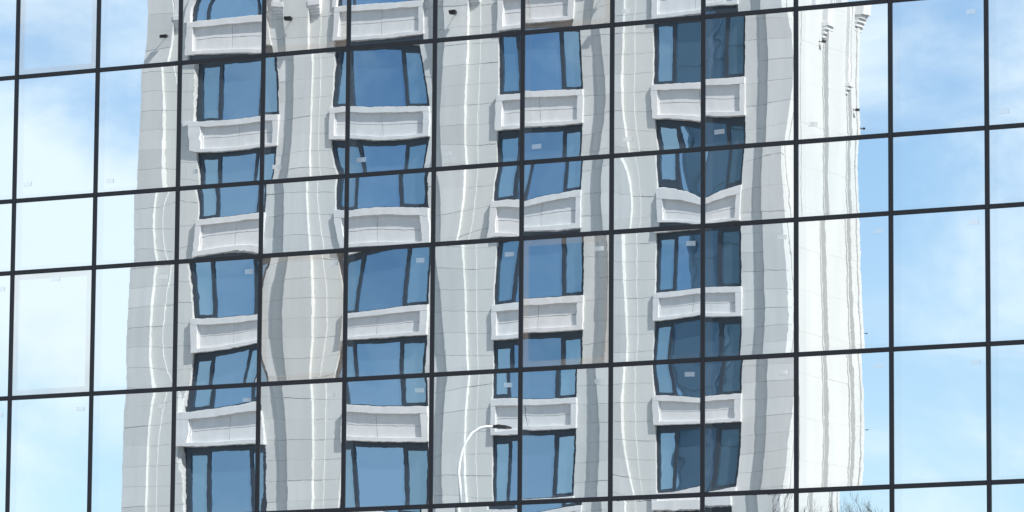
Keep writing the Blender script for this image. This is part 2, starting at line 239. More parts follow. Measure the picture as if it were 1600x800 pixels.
# bow of each glass sheet in micrometres: coefficients of p^e q^g over (EXPO), p and q running -1..1 across the sheet
WARP = {
 (-3,0): [-198.5,-327.8,-38.11,64.52,174.3,10.44,-52.58,-74.66,71.23,96.43,16.09,-72.75,-56.52,94.38,7.42,-63.35,-3.061,-42.54,-23.01,-17.85,-11.32,8.783,-1.001,-9.355,6.502,13.17,-26.08],
 (-3,1): [-63.54,-242.7,-26.57,-197.9,3.175,-3.604,-28.95,-99.7,-37.69,-64.37,-79.94,13.26,-65.44,69.03,26.21,-73.06,9.952,-40.29,1.209,1.596,-31.56,-3.705,-4.06,15.27,-18.75,11.71,-17.44],
 (-3,2): [-81.99,-208,222.3,87.19,373.1,61.07,80.39,79.98,-57.71,-4.131,79.65,-23.39,11.14,-1.252,22.28,-13.35,-5.572,8.864,3.768,-31.63,14.22,-20.61,-19.06,-20.36,15.35,-5.724,-15.41],
 (-3,3): [-281.2,104.2,-161.9,-195.2,94.22,-113.9,-30.68,-0.6433,-42.37,-3.191,78.97,-30.49,-74.28,-108.3,-7.489,-12.88,9.695,-16.98,-17.5,-26.38,-8.25,2.543,-6.037,1.594,30.18,7.605,-25.02],
 (-3,4): [429,86.08,-144.5,139.2,2.709,-58.53,-60.27,-94.51,4.578,63.05,-19.17,24.82,110.6,-71.64,9.418,-11.21,-38.74,-37.52,-0.559,15.87,-8.437,0.8633,11.46,4.707,13.79,7.323,7.746],
 (-3,5): [452.1,154.2,19.87,108.9,-141,-32.13,75.47,60.01,147.3,0.6178,-86.26,114.9,64.47,-62.45,50.32,1.185,-66.34,-15.37,-18.61,58.18,-12.57,-4.025,-4.393,-6.015,-14.51,3.477,17.09],
 (-3,6): [154.4,-229.6,-176.4,18.26,-108.4,-59.95,-159.8,185.6,87.21,-57.45,53.57,79.19,-141,-32.38,-14.19,23.71,-4.442,-8.427,-2.135,67.78,34.28,-8.33,-14.7,42.74,-15.55,-9.101,0.5806],
 (-3,7): [119.6,254.7,60,-133.9,77.7,23.78,178.6,-1.427,-127.2,-61.64,85.54,-31.86,-124.1,-34.25,0.0005522,43.48,-37.1,24.38,29.09,-25.58,-2.977,28.08,27.31,13.58,5.269,18.07,-2.233],
 (-2,0): [-23.54,-212.9,0.8537,-12.59,425.6,-18.35,120.9,125.6,-17.74,68.98,-128.4,5.599,50.57,-141.4,-42.39,38.62,-9.399,-40.16,-13.66,-19.84,11.5,7.204,-4.448,-10.56,-0.8551,21.03,5.54],
 (-2,1): [158.1,-37.29,-198.2,-109.1,99.93,9.82,-85.99,-153.9,10.53,-20.03,-20.68,-19.43,16.75,17.37,35.19,33.95,48.72,29.49,-12.27,-1.985,7.844,-4.925,8.721,18.31,-12.72,-28.1,18.95],
 (-2,2): [4.396,175.4,-204.4,265.9,113.3,-11.99,-33.49,10.84,-15.86,-16.44,-66.04,74.49,-2.335,4.402,3.398,-86.24,19.28,-12.04,-10.58,2.552,-15.44,13.39,-11.04,-14.34,-13.68,2.52,11.84],
 (-2,3): [-147.3,-373.8,163,-163.4,183.3,-5.166,-66.44,-60.89,43.94,52.46,-11.69,55.86,123.1,-12.29,-42.04,-38.56,-50.85,-23.39,-26.47,-48.46,8.415,-41.45,-20.96,31.99,16.47,8.298,7.258],
 (-2,4): [438.3,132.6,11.9,-188.8,-11.3,-69.82,-67.18,-67.95,-4.248,-19.45,51.38,-78.23,-9.996,109.7,1.423,43.84,41.58,48.15,26.99,-50.48,-4.244,-6.037,-24.58,-7.363,-19.84,-26.44,3.347],
 (-2,5): [-10.79,-170.2,-145.9,-83.06,-60.47,-38.83,-5.015,-41.44,36.82,30.84,21.11,-39.11,-36.37,25.65,-7.206,-1.578,-91.14,-98.75,12.33,12.05,22.12,11.45,3.519,0.2597,-22.65,14.02,-9.58],
 (-2,6): [124.4,49.51,41.75,137,-75.17,-36.84,-81.43,-35.88,158.5,-21.43,69.93,48.72,43.02,47.37,-37.09,13.66,58.09,-25.45,-1.723,-25.2,5.032,-17.12,25.55,-5.981,-24.49,28.42,15.4],
 (-2,7): [128.3,131.8,-54.9,-34.26,111.1,87.3,88.73,20.22,-44.37,-11.33,65.45,84.94,-20.13,-28.15,45.62,26.46,25.5,-47.99,-13.67,-18.83,3.3,-26.74,20.19,4.764,6.902,-18.79,-0.4193],
 (-1,0): [330.3,-388.5,46.92,107.2,-106.2,77.51,-31.4,117,50.19,13.23,118.5,49.07,77.19,-70.17,-23.65,30.59,33.12,-2.038,28.52,-38.71,3.394,-18.21,5.406,-7.717,-10.17,0.8936,28.85],
 (-1,1): [-250.4,-148.9,163.8,-65,271.5,21.17,8.623,33.95,165.7,38.66,30.48,14.86,-92.16,-52.22,54.25,30.06,18.51,23.3,-19.88,12.36,-14.3,6.212,-11.33,-3.394,7.197,-5.187,10.28],
 (-1,2): [112.9,88.97,203.2,-226.2,-244.9,58.63,89.51,191.4,71.95,48.97,-52.09,44.39,39.75,-62.28,-32.78,-4.061,10.54,-107.7,2.571,8.443,-2.807,4.235,7.236,-16.06,6.606,-3.989,-15.01],
 (-1,3): [51.76,368.2,-224.1,-253.7,-253.7,188.1,-23.94,-5.66,-74.83,-55.47,-119.6,10.05,15.31,-116.6,-38.15,-27.21,-0.9509,8.928,41.17,49.9,16.96,21.29,-18.51,-8.801,18.15,4.582,0.2972],
 (-1,4): [-489.8,-460.2,112.2,52.41,-45.43,-39.29,-164.2,35.32,98.41,96.87,2.898,-12.04,-64.65,72.15,62.42,-22.42,10.63,3.316,-20.99,-91.34,-5.809,9.641,-22.91,-13.31,-52.12,20.39,7.94],
 (-1,5): [11.26,-66.94,-97.79,-12.09,-47.62,-23.63,-3.217,11.95,147.4,-85.5,15.45,-36.84,-67.21,-139.7,22.19,-36.22,-27.78,16.82,-39.99,0.5868,-1.347,12.57,15.88,-13.92,14.4,-1.694,1.79],
 (-1,6): [-55.07,189.5,-187.5,38.38,178.9,-27.94,192,-70.96,19.38,-29.06,-37.09,-66.4,-32.45,-3.671,-29.74,31.9,55.23,-56.28,30.17,6.512,3.703,38.89,18.96,5.147,2.748,-34.37,12.26],
 (-1,7): [-185.3,43.49,14.98,147.4,311.6,93.58,121.1,-22.31,43.36,45.38,-84.92,120.4,-42.17,-75.36,59.76,77.47,-25.71,-22.43,113.8,4.119,-31.49,-9.718,31.78,10.46,11.94,19.44,10.73],
 (0,0): [-82.47,-394.6,68.5,-171.3,-8.63,167.3,51.44,5.66,6.249,43.11,54.34,-77.67,10.94,101.2,27.59,-27.98,-24.85,-75.41,-29.02,58.77,-1.103,-13.57,-9.144,-1.758,-1.691,-5.618,-12.21],
 (0,1): [157.6,380.8,-87.15,-83.06,182.5,-139.3,-56.26,-35.97,15.96,-16.22,-52.3,18.32,-70.06,-102.8,-74.18,27.38,-63.52,16.35,24.53,29.51,-2.773,-8.701,1.36,-9.424,-20.41,19.93,-14.2],
 (0,2): [444.5,127.4,-69.75,67.16,188.8,-131.1,-88.17,-99.83,15.7,23.85,1.709,-42.95,-31.17,70.02,40.85,4.804,-47.93,22.97,10.52,9.243,27.46,13.02,-15.47,-15.31,21.91,3.265,14.08],
 (0,3): [-26.33,-235,49.75,248.4,61.25,-101.4,-23.39,-40.76,23.53,64.77,121.2,18.55,-19.85,10.12,4.055,-12.06,4.338,3.485,-39.52,23.55,-4.233,-14.09,9.301,-6.215,29.18,9.061,2.677],
 (0,4): [-164.8,-78.8,143.6,-92.45,129.5,-192,26.68,85.18,39.61,4.291,64.08,-45.97,-53.55,10.63,46.72,18.52,-4.366,13.72,18.91,-42.81,-43.44,-15.09,-22.53,-8.016,-17.9,-12.56,8.075],
 (0,5): [42.94,13.21,267,-58.09,-45.56,128.5,-97.55,-146.8,132.9,25.27,40.93,43.2,59.02,-22.03,0.9057,-36.96,8.883,12.34,-12.67,28.4,48.64,-16.5,15,16.84,18.83,-10.82,20.97],
 (0,6): [193.4,1.177,-32.26,58.34,164.4,97.44,231.5,-19.64,73.26,-16.37,55.22,16.89,-26.09,-69.06,-22.42,14.53,59.5,34.04,-38.08,-12.2,2.921,0.1798,3.018,14.15,4.982,-9.542,-29.28],
 (0,7): [-65.76,-399.2,-16.03,55.77,-199.5,-11.02,-31.13,181.3,42.7,-112.1,24.8,22.79,-13.86,-24.41,20.28,22.45,13.97,-38.48,-11.49,-59.45,-24.87,-10.08,-17.98,-7.866,37.98,6.389,-15.57],
 (1,0): [-559.7,-233.4,-236.8,-354.7,92.84,-57.33,30.11,282.2,13.95,-0.4376,13.22,-23.09,-56.15,-19.91,37.24,-14.39,-54.57,-50.05,-42.05,-3.921,5.805,5.846,17.16,-4.867,11.74,3.759,9.911],
 (1,1): [-474.1,291.8,-246.4,-181.3,111.8,-41.07,164.5,12.09,-100.6,7.573,-25.13,90.25,94.92,42.48,-15.45,2.535,37.86,-29.76,-29.5,30.67,11.52,-3.841,-4.417,-31.13,18.63,-2.002,-22.8],
 (1,2): [588.3,-24.58,-33.71,-9.532,3.54,88.6,-145.3,-103.1,19.82,-33.24,-42.94,-158.4,-151.3,26.19,-7.995,-6.342,-19.26,48.09,13.05,-1.995,-1.331,-0.7848,-3.387,0.9607,-7.336,-11.26,2.899],
 (1,3): [502,-23.97,142.1,-154,20.39,-165.5,-26.05,-192.5,27.5,-81.27,17.17,-141.7,79.38,-13.6,-29.09,9.493,-41.02,63.4,-18.89,2.501,-4.309,1.804,-5.817,9.595,-4.658,6.459,-1.839],
 (1,4): [4.109,-1.398,488.2,98.62,-24.54,-19.8,53.71,-35.63,12.1,-60.9,-17.65,-256.7,-32.8,30.14,-28.03,-15.43,-83.99,-68.74,11.97,2.926,-4.679,-3.141,-12.24,-11.39,-17.09,-0.2961,3.216],
 (1,5): [-401.8,29.34,271.2,-188.4,22.26,-92.6,78.95,65.91,-15.48,-129.8,67.51,62.54,25.19,-6.923,-77.57,35.87,12.16,74.5,-44.07,11.18,-17.72,8.041,-1.285,18.06,-7.972,2.927,-0.5287],
 (1,6): [-873.1,64.69,-176.6,166.1,-30.56,14.82,59.97,243,-51.52,7.904,17.31,80.57,-151.2,40.41,-3.766,12.07,28.58,-51.07,69.38,-22.26,-2.492,4.154,4.304,-8.846,11.61,-14.06,5.21],
 (1,7): [-280.9,-222.8,260.4,105.1,-205.8,176.1,127,-101,-253.2,56.72,-35.56,-8.039,-30.96,74.28,54.09,29.63,-5.509,9.576,22.72,-57.59,19.73,-5.058,4.175,2.222,14.42,17.01,35.13],
 (2,0): [-86,-221.9,22.22,-98.49,134.3,-75.25,14.31,91.22,98.4,13.36,84.59,77.32,-98.8,22.73,7.594,-9.867,-22.21,2.746,15.31,11.29,22.22,16.32,-8.781,-11.47,14.03,-10.47,3.234],
 (2,1): [127.1,264.3,85.14,227.7,-64.44,67.55,-58.79,21.58,15.64,-52.37,-151.2,58.81,23.84,10.75,-24.11,-10.66,18.17,2.251,43.92,5.786,-12.39,10.33,-9.421,4.055,-28.13,-4.961,9.412],
 (2,2): [-175.2,-338.8,-45.07,-35.74,-315.8,143.9,11.15,-231.1,-185.4,-138.4,74.62,-14.33,-120.7,-82.95,71.57,-12.77,15.87,8.14,-2.487,-40.16,-19.01,5.247,-6.224,-1.311,-9.539,-3.639,-6.287],
 (2,3): [-510.9,-200.9,-40.24,11.12,-104.2,147.1,-193.7,448.6,85.33,-50.39,-47.75,128.7,-120.8,-18.16,35.92,-30.8,49.63,8.543,-11.45,14.16,-3.943,-3.443,8.896,-9.804,7.863,-7.477,0.9182],
 (2,4): [-572.4,-260.2,28.37,-178.3,90.12,60.64,10.7,95.17,7.611,-33.72,21.22,-150.2,96.38,-91.48,14.57,-8.285,4.742,-2.547,21.11,27.26,-2.004,1.814,-7.127,10.22,-13.93,9.16,-13.9],
 (2,5): [-672.4,158.8,-124.5,36.92,372.5,260.5,-136.1,-98.17,-69.63,-126.3,-10.51,119.5,7.626,12.9,59.52,-8.934,-2.351,-25.86,28.73,-11.87,-9.616,-2.19,5.105,0.3871,-3.772,-0.7874,0.701],
 (2,6): [161.6,76.39,-83.89,-154,-3.663,61.69,44.25,-61.08,0.7439,-20.01,-22.04,-35.26,68.75,-4.972,10.79,9.849,-5.549,19.86,-40.07,5.225,-1.672,-1.517,-2.416,3.51,-4.742,9.532,-1.806],
 (2,7): [-152.7,1.377,95.37,15.06,278.6,-21.86,-14.33,-12.58,-185.4,-88.82,33.07,-17.8,83.53,-3.002,-5.227,38.61,11.1,59.64,-37.66,17.09,11.23,9.277,18.75,16.84,1.112,-8.28,16.18],
 (3,0): [23.01,249,215.5,39.67,-128.8,-17.95,81.61,-15.58,119.4,7.198,12.88,-31.66,-0.4799,69.97,-9.172,-8.892,-25.27,31.68,-52.59,-20.96,15.67,23.77,-2.375,16.41,-30.39,13.08,5.671],
 (3,1): [-286.9,-424.9,-68.06,49.13,65.76,16.2,78.97,72.23,-126.1,-19.21,-26.82,63.86,-25.77,62.57,5.372,87.79,0.2101,2.177,-2.076,7.381,39.41,-7.136,-12.99,-2.301,11.49,-14.87,13.43],
 (3,2): [-407,14.31,-118.3,171.1,-15.71,-7.612,-166.1,88.91,-11.37,-97.86,-71.1,-45.31,41.53,-7.112,36.61,25.74,28.37,-1.933,18.32,-4.008,-27.19,-4.907,12.11,-10.27,-11.09,4.196,-0.7953],
 (3,3): [-101.5,4.606,-392.9,23.45,-0.6646,-80.06,-41.44,-27.26,3.517,-109.6,-13.28,563.5,-14.06,-4.625,77.53,20.67,24.87,5.021,-20.19,4.351,40.5,12.56,-38.2,-2.262,13.94,1.839,-0.9393],
 (3,4): [265.2,-280.6,-1.396,164,-86.53,-159.9,213.6,-56.8,3.327,-88.06,-44.02,-121.5,13.66,-0.4596,80.87,-52.81,-51.73,-45.12,42.65,-15.9,-21.64,-6.334,21.82,-10.05,-9.18,0.9803,0.7509],
 (3,5): [-105.2,-100.5,681.4,-188.1,442.5,60.91,78,7.146,-279.3,-278.6,58.57,-315.2,144.5,8.851,-40.21,-182.7,-34.51,223.8,8.918,-19.55,-9.681,18.46,44.04,0.4696,-22.34,1.557,0.9949],
 (3,6): [420.6,-31.09,-305.2,-6.39,2.468,-35.03,-199.7,11.1,0.6831,37.04,125.2,95.34,-5.938,-1.35,50.97,-50.8,-55.2,-33.67,1.902,1.195,1.213,0.05122,9.228,10.48,5.217,-0.1912,-0.3818],
 (3,7): [201.1,-28.92,-31.45,-113.8,-35.12,-71.82,122.4,158.8,-22.99,0.02373,-109.6,-28.86,22.25,18.3,5.843,32.22,4.627,-12.9,59.77,-68.84,-17.83,-11.21,-11.09,-11.83,-3.153,-10.91,-0.5488],
 (4,0): [150.9,11.58,22.98,-140.8,-171.6,-26.44,89.06,36.82,104.2,59.05,66.66,-46.79,73.41,45.15,75.97,21.86,12.27,-4.295,6.418,-59.7,-3.759,-0.4137,15.82,-10.17,2.281,29.01,-8.159],
 (4,1): [210.3,-128.2,-13.38,72.12,136.4,-45.36,-95.34,144.5,18.84,47.2,54.18,45.08,-14.52,-7.191,-55.86,6.997,-16.53,-0.3513,68.16,25.37,1.039,-21.15,11.65,24.1,-12.71,6.866,-7.905],
 (4,2): [42.56,264.8,-73.24,355.5,-249.8,-9.717,-96.37,4.125,-88.33,-36.62,12.94,-14.13,-31.02,-25.62,-15.86,-16.44,26.96,-28.34,0.4925,-9.178,-6.358,-0.5276,5.741,-2.292,-1.076,-0.6339,-1.201],
 (4,3): [204.8,-28.21,64.57,-356.6,332.2,-64.33,23.33,-330.8,-123.8,-61.24,20.91,160.3,41.7,24.74,-42.55,43.68,-20.97,-45.44,11.43,-9.172,-10.85,7.806,11.01,0.9637,10.25,-5.066,1.755],
 (4,4): [456.3,44.49,52.33,211.1,-270.7,-101.8,114.3,-46.54,-27.45,-58.16,-104,-20.7,-39.51,32.67,-57.38,-6.757,-17.21,-39.04,-8.028,0.4382,-11.32,-11.95,-2.939,-9.199,-2.049,-1.681,3.243],
 (4,5): [73.17,325.7,-2.91,373.7,291.5,81.89,-107,123,35.25,-77.55,104.4,343.9,-14.34,-50.04,-15.82,24.21,16.56,-58.71,4.115,17.78,-13.99,10.15,19.59,1.357,6.282,2.928,-3.996],
 (4,6): [265.2,13.2,159,139.6,21.79,89.86,23.57,19.14,-4.929,4.401,58.21,25.4,-42.47,-4.764,10.12,17.53,-30.48,-26.37,27.64,5.761,-0.8616,4.254,-2.214,5.636,7.662,-6.821,-1.967],
 (4,7): [-33.82,-86.11,-241.9,-75.66,-243.3,131.1,98.84,5.239,27.28,4.054,12.25,12.09,-13.19,-8.959,-47.92,-35.59,-21.35,7.915,-12.92,68.97,-2.758,-5.362,6.951,16.26,29.1,15.41,-8.942],
 (5,0): [-37.62,259.1,41.28,123,-8.57,151.1,136.8,106.9,16.59,-91.84,-76.63,20.2,39.16,-166.7,-16.06,42.14,35.11,-16.82,23.77,2.09,-2.946,17.83,18.14,-7.674,-14.19,-19.8,-21.57],
 (5,1): [330.4,461.5,36.9,163.1,-97.12,-3.02,88.6,32.82,0.2414,-93.57,-81.45,-21.61,-29.62,-2.004,-21.37,-6.365,3.572,19.79,3.741,-18.18,-3.708,14.59,-2.604,-14.38,-15.02,4.939,9.201],
 (5,2): [-50.64,164.4,114,-66.46,-299.7,102.6,158.3,-244.7,-94.6,41.59,-35.19,211,1.483,-38.32,-37.8,-64.56,175.4,-30.47,-74.55,2.194,9.62,23.15,-23.31,-0.448,17.21,1.685,-2.107],
 (5,3): [11.66,485.7,121.5,102.5,-217.9,4.172,-292.4,-64.7,78.9,-39.44,-2.796,-97.54,34.13,-24.36,23.1,16.38,-43.66,-60.64,17.67,1.991,-9.288,-7.854,0.2039,8.406,-0.4575,0.1009,-0.6679],
 (5,4): [268.8,205.2,-41.11,-372.3,-103.7,-2.957,175.7,108,33.59,0.005202,186.7,-253.8,-67.59,1.3,-66.39,-89.65,-137.1,-79.87,50.01,1.54,1.081,38.48,24.93,23.61,-18.04,-2.352,-0.2795],
 (5,5): [-12.12,-16.09,-205.4,-175.5,14.3,-25.82,-2.702,-73.2,7.668,8.62,36.94,156,129,-33.74,-6.767,40.53,33.08,-28.63,-31.11,9.239,-1.279,-3.644,6.435,8.33,4.384,10.28,-3.883],
 (5,6): [-146.8,88.52,-152.8,35.96,-73.92,50.55,4.535,35.41,36.69,36.17,42.44,-0.2756,-32.48,-15.05,-1.047,-30.3,-20.16,1.058,18.01,5.716,1.551,3.834,6.297,3.149,-0.3323,-4.083,-1.043],
 (5,7): [303.5,-69.21,210.8,-46.95,-29.87,-49.64,51.48,99.91,0.4753,-27.05,-86.88,10.15,-18.07,-9.97,-21.49,-30.19,-14.36,16.81,34.91,0.4127,5.334,-2.699,-1.584,-20.75,13.94,9.511,22.77],
 (6,0): [-142.2,35.8,-134.4,38.97,-15.19,64.39,-11.45,61.36,-43.25,35.28,-16.02,-23.71,6.318,22.36,-49.17,-52.93,7.522,-1.174,-71.2,-59.51,-11.44,5.292,3.514,15.87,18.4,36.82,-21.78],
 (6,1): [-3.412,261.7,-182.8,-205.7,33.27,103.5,118,-161.5,-109.6,-3.973,-28.71,20.02,9.246,102.4,-1.223,7.496,3.729,40.29,-38.38,14.77,-11.42,-21.35,18.67,8.613,22.07,4.488,10.59],
 (6,2): [275.3,-340,-86.18,-126.8,270,40.9,-58.12,83.83,58.16,-86.84,201.3,82.03,-36.13,16.3,-26.18,-28.99,79.99,73.91,-25.1,4.416,-16.99,6.425,11.72,19.37,-6.211,0.9698,-0.1537],
 (6,3): [-258.1,-111.5,-100.9,-57.39,-229.2,-45.56,-45.21,10.15,32.43,-34.86,8.538,71.13,30.2,-15.06,-9.392,-7.952,19.12,0.4971,-3.056,2.167,-3.206,0.4104,6.005,1.181,1.481,1.434,-0.5855],
 (6,4): [-264.3,-249.9,271.2,-227.5,-50.52,-11.06,238.9,-119.4,-34.85,-37.28,-54.97,33.81,21.37,-40.88,-47.05,6.024,-124.2,-103.6,23.44,38.63,-12.11,-6.703,1.018,4.278,13.62,-7.609,-10.68],
 (6,5): [-213.2,-6.466,-31.37,227.1,61.73,45.14,-130.8,218.2,-60.17,-15.31,-3.475,126.4,-58.96,20.21,-50.64,55.81,87.49,-57.98,-46.83,14.08,-16.12,16.47,17.71,-14.56,-9.03,4.162,-0.3419],
 (6,6): [577.6,-35.77,-203.1,-99.24,29.57,12.78,-134.4,43.23,-23.55,-0.1165,-41.94,115.6,-28.57,16.16,8.184,-22.93,27.07,-63.09,17.16,-9.625,-0.5193,-2.513,7.466,-6.652,14.45,-4.454,2.525],
 (6,7): [41.92,146.5,-55.38,261.1,-125.9,162.3,-14.14,84.88,17.2,28.45,88.42,11.13,-51.31,16.8,25.05,-85.71,36.77,40.91,-61.29,-3.579,13.59,-17.13,-5.695,-4.436,9.53,18.15,0.3643],
 (7,0): [28.55,238.1,89.82,-8.278,208.5,-127,19.22,-34.29,-42.1,14.53,5.282,145.5,40.37,23.42,61.24,38.38,-65.14,6.234,28.59,-19.96,5.395,-6.374,6.605,-24.72,-29.75,-7.894,4.205],
 (7,1): [-61.53,-851.4,2.862,-3.05,-409.8,-0.9351,7.995,1.615,-147.9,-0.367,2.234,3.584,0.8338,-47.42,-0.1595,0.7605,1.093,1.24,0.2776,-14.25,-0.03224,0.1243,0.1836,0.1903,0.1883,0.03802,-2.014],
 (7,2): [-114,-238,-66.24,164.3,441.8,25.71,-154.4,149,84.55,-84.49,12.97,544,195.3,-33.49,41.94,-9.164,0.563,39.63,13.86,-11.34,-9.757,-7.491,29.78,20.67,20.98,3.127,-2.839],
 (7,3): [-23.2,96.65,142.6,-60.42,685.4,98.91,-272.9,105.3,-76.89,-68.24,12.74,117.2,-101.5,27.3,36.32,-19.02,24.83,2.134,19.63,-5.058,-5.14,-3.255,7.02,-5.745,-2.071,-6.659,1.788],
 (7,4): [-230,73.79,17.12,120.3,-732.7,-186.4,133.3,-77.66,-374.5,-11.61,250.1,-269.3,-65.09,176.8,-5.702,-22.02,73.84,-76.65,5.762,-52.61,-1.112,5.589,-4.361,5.036,-12.37,1.615,10.44],
 (7,5): [201.7,267.7,-69.49,97.65,225.5,-9.228,22.48,-271.9,14.06,-46.64,66,9.672,184.3,-54.3,33,16.02,-139.2,0.07122,47.02,-8.234,-8.185,-0.7514,3.21,19.36,-9.117,6.015,-3.154],
 (7,6): [126.5,131,15.11,-67.8,-98.84,4.889,22.98,27.57,56.05,2.879,-32.83,-13.96,-9.661,-28.31,4.303,2.54,21.17,5.838,2.967,13.42,0.09948,-2.743,-0.744,-5.135,-1.008,-0.3706,-2.994],
 (7,7): [334.9,-57.51,-107.1,144.6,11.17,172.7,-4.827,-179.3,-71.47,-53.39,-79.04,-43.21,-38.27,-14.78,-18.71,15.78,15.94,7.394,8.127,-67.08,-25.74,-13.39,4.392,-22.56,-6.212,4.281,31.53],
 (8,0): [69.74,-125.2,169.2,34.42,-42.3,106.5,-84.74,19.54,8.919,53.51,-66.31,-75.08,-22.32,-15.71,1.669,-13.49,15.69,25.04,8.09,-38.27,18.11,-24.19,-3.317,13.93,-9.812,20.23,30.01],
 (8,1): [586,-805.5,-173.3,108.4,-416.2,35.94,7.19,12.77,-160.6,-5.412,-12.86,16.46,-2.038,-54.81,0.1735,6.747,-9.295,8.417,-2.376,-17.42,0.1639,-1.393,1.908,-1.973,1.655,-0.6116,-2.584],
 (8,2): [-49.26,-207.1,-123.6,-109.2,760.2,144.3,-141.4,244,134.2,-56.69,-121.2,84.32,-146.4,43.13,-81.54,41.14,-102.2,164.8,-20.07,3.546,-27.63,6.796,-4.714,10,-21.62,3.399,-0.2453],
 (8,3): [-14.16,-40.83,96.63,146.3,516,139.8,22.56,98.92,-94.26,-167.7,64.21,115,-132.1,25.7,-50.5,-16.37,-57.59,15.08,80,-15.68,-21.98,4.677,16.73,3.024,-7.86,-14.96,3.556],
 (8,4): [204.3,127.8,457.1,-276,-428.1,-270.8,314.5,-112.8,-52.87,-21.26,-75.28,-17.43,51.3,101.3,-42.83,60.61,72.33,-50.22,-64.52,-39.66,-2.294,-7.522,11.86,-6.702,6.714,9.601,11.76],
 (8,5): [-308.3,136.1,116.2,-72.31,-240,8.17,-85.68,63.95,84.65,-151.3,23.53,318.1,64.58,-51.41,-17.5,-49.13,-5.383,41.16,-16.05,12.22,-13.84,6.526,5.55,4.114,12.89,2.037,-2.526],
 (8,6): [384.9,104.7,148.1,-79.55,59.59,42.16,7.944,13.74,-20.47,-115.5,22.9,17.83,119.7,41.16,2.125,31.43,22.3,-0.9347,-14.17,-53.69,1.8,25.51,-29.58,-15.14,11.8,2.914,6.498],
 (8,7): [-459.8,-147.2,75.89,88.68,43.86,-84.3,50.33,-113.9,-89.81,-68.88,84.11,-24.74,2.714,-129.7,39.54,16.54,-60.64,-58.87,60.08,-34.79,28.95,-7.585,-39.46,17.35,7.769,10.61,-8.236],
 (9,0): [-55.77,233.2,-127.8,-303.1,136.9,-60.15,119.7,-47.15,-41.93,-15.7,-139.6,68.34,-37.94,-12.43,52.91,3.656,32.15,11.71,27.67,9.593,18.07,-3.558,7.087,-11.45,18.59,-34.82,2.742],
 (9,1): [86.11,81.44,-3.037,203.5,322.5,-57.79,-182.7,-104.6,-78.43,-8.736,-3.99,62.85,-25.91,-2.927,3.552,-32.57,-12.08,100.3,-3.845,-35.67,-34.76,16.25,-5.327,-10.28,38.58,22.51,-27.38],
 (9,2): [-1565,52.75,-543.2,20.21,-3.601,-126.7,0.8953,140.1,-13.97,-24.76,0.05003,18.6,-11.45,0.08416,-4.37,0.06984,0.8483,-3.771,33.21,-5.587,-0.3539,0.01504,-0.1153,-0.4105,3.127,-0.4716,-0.1022],
 (9,3): [-1421,57.91,-521,126.8,-9.166,-120.1,21.76,-26.95,2.309,-22.72,3.76,-14.07,32.08,-4.684,-3.859,0.7589,-3.861,8.74,-13.92,2.574,-0.3008,0.07902,-0.4066,0.8913,-1.84,2.035,-0.4079],
 (9,4): [-1398,115.5,-276.4,37.89,-2.63,-40.93,5.569,-86.84,22.01,-5.38,0.6592,-16.95,-13.46,5.469,-0.6623,0.06944,-2.483,-2.855,-6.755,3.126,-0.03832,0.003286,-0.1585,-0.2111,-0.6733,-0.8695,0.5288],
 (9,5): [-1459,79.27,-354.6,-39.49,7.606,-63.47,-10.16,-112.6,17.89,-9.955,-1.798,-24.77,18.31,-3.229,-1.448,-0.2754,-4.078,3.824,-7.858,1.923,-0.09817,-0.0191,-0.2922,0.3043,-0.8286,1.101,-0.3029],
 (9,6): [-89.45,243.5,125.9,-173,270.4,174.7,-106.8,-169.4,-133.7,38.39,62.65,9.875,-36.16,-6.556,19.94,-45.08,-62.79,-3.862,44.37,6.211,2.74,-11.05,14.25,-27.46,-1.404,-9.798,-2.836],
 (9,7): [-235.7,178.8,-16.04,-95.82,73.73,-7.763,-52.34,-59.13,71,-57.33,-15.08,-17.84,16.45,-13.48,77.58,-65.18,20.35,-2.523,39.2,-60.76,18.72,-22.54,10.36,7.507,-0.1243,-12.32,-13.58],
 (10,0): [14.51,-195.7,-305.4,-283.4,116.7,74.73,45.55,1.166,32.94,27.26,12.97,-48.52,-45,-69.64,4.523,-37.24,-6.773,47.16,-14.66,34.66,24.39,-29.3,-23.09,7.199,-11.55,8.213,10.97],
 (10,1): [-130.9,201.1,265.6,144.9,-135.8,-14.71,-51.81,148.5,-18.9,-40.96,2.576,30.23,-22.2,6.315,0.09113,27.12,35.76,10.23,-16.84,15.14,-14.01,17.22,5.72,4.086,-38.26,37.84,23.35],
 (10,2): [318.9,36.4,106.5,442.1,-100.7,73.82,60.35,16.79,37.24,-55.39,40.79,-74.51,111,50.26,-29.14,-74.47,5.977,20.77,-34.11,63.69,5.381,-6.264,-21.03,-0.7516,-1.974,11.52,17.87],
 (10,3): [26.74,133.4,230.6,106.9,-27.48,66.44,-42.09,50.55,12.4,-60.09,40.29,9.628,47.82,-73.65,43.38,44.94,-10.03,-0.821,4.481,1.917,14.4,-10.21,-17.16,-2.794,31.16,-5.2,-14.93],
 (10,4): [-213.4,54.68,188.5,-105.3,34.12,24.78,48.61,17.98,104.1,43.05,-33.82,145.5,-77.97,-75.34,39.33,8.266,-7.641,8.759,26.5,-14.1,-9.497,-16.07,-13.12,-12.16,18.71,4.946,9.137],
 (10,5): [-131.7,267.1,-234.9,77.29,111,-52.44,-95.04,52.01,-65.11,-51.33,0.1191,-64.63,-6.723,120.9,-15.17,34,-37.71,3.852,-9.124,-5.326,12.35,34.44,-1.687,21.03,5.879,12.01,-7.122],
 (10,6): [-170.1,-44.94,-115.6,1.4,-159.2,2.202,18.52,174.5,165.7,31.16,-28.53,36.97,49.3,-10.42,-30.33,-64.78,-0.6949,71.01,-6.827,14.84,6.121,8.017,12.61,-31.48,-2.044,6.33,-1.064],
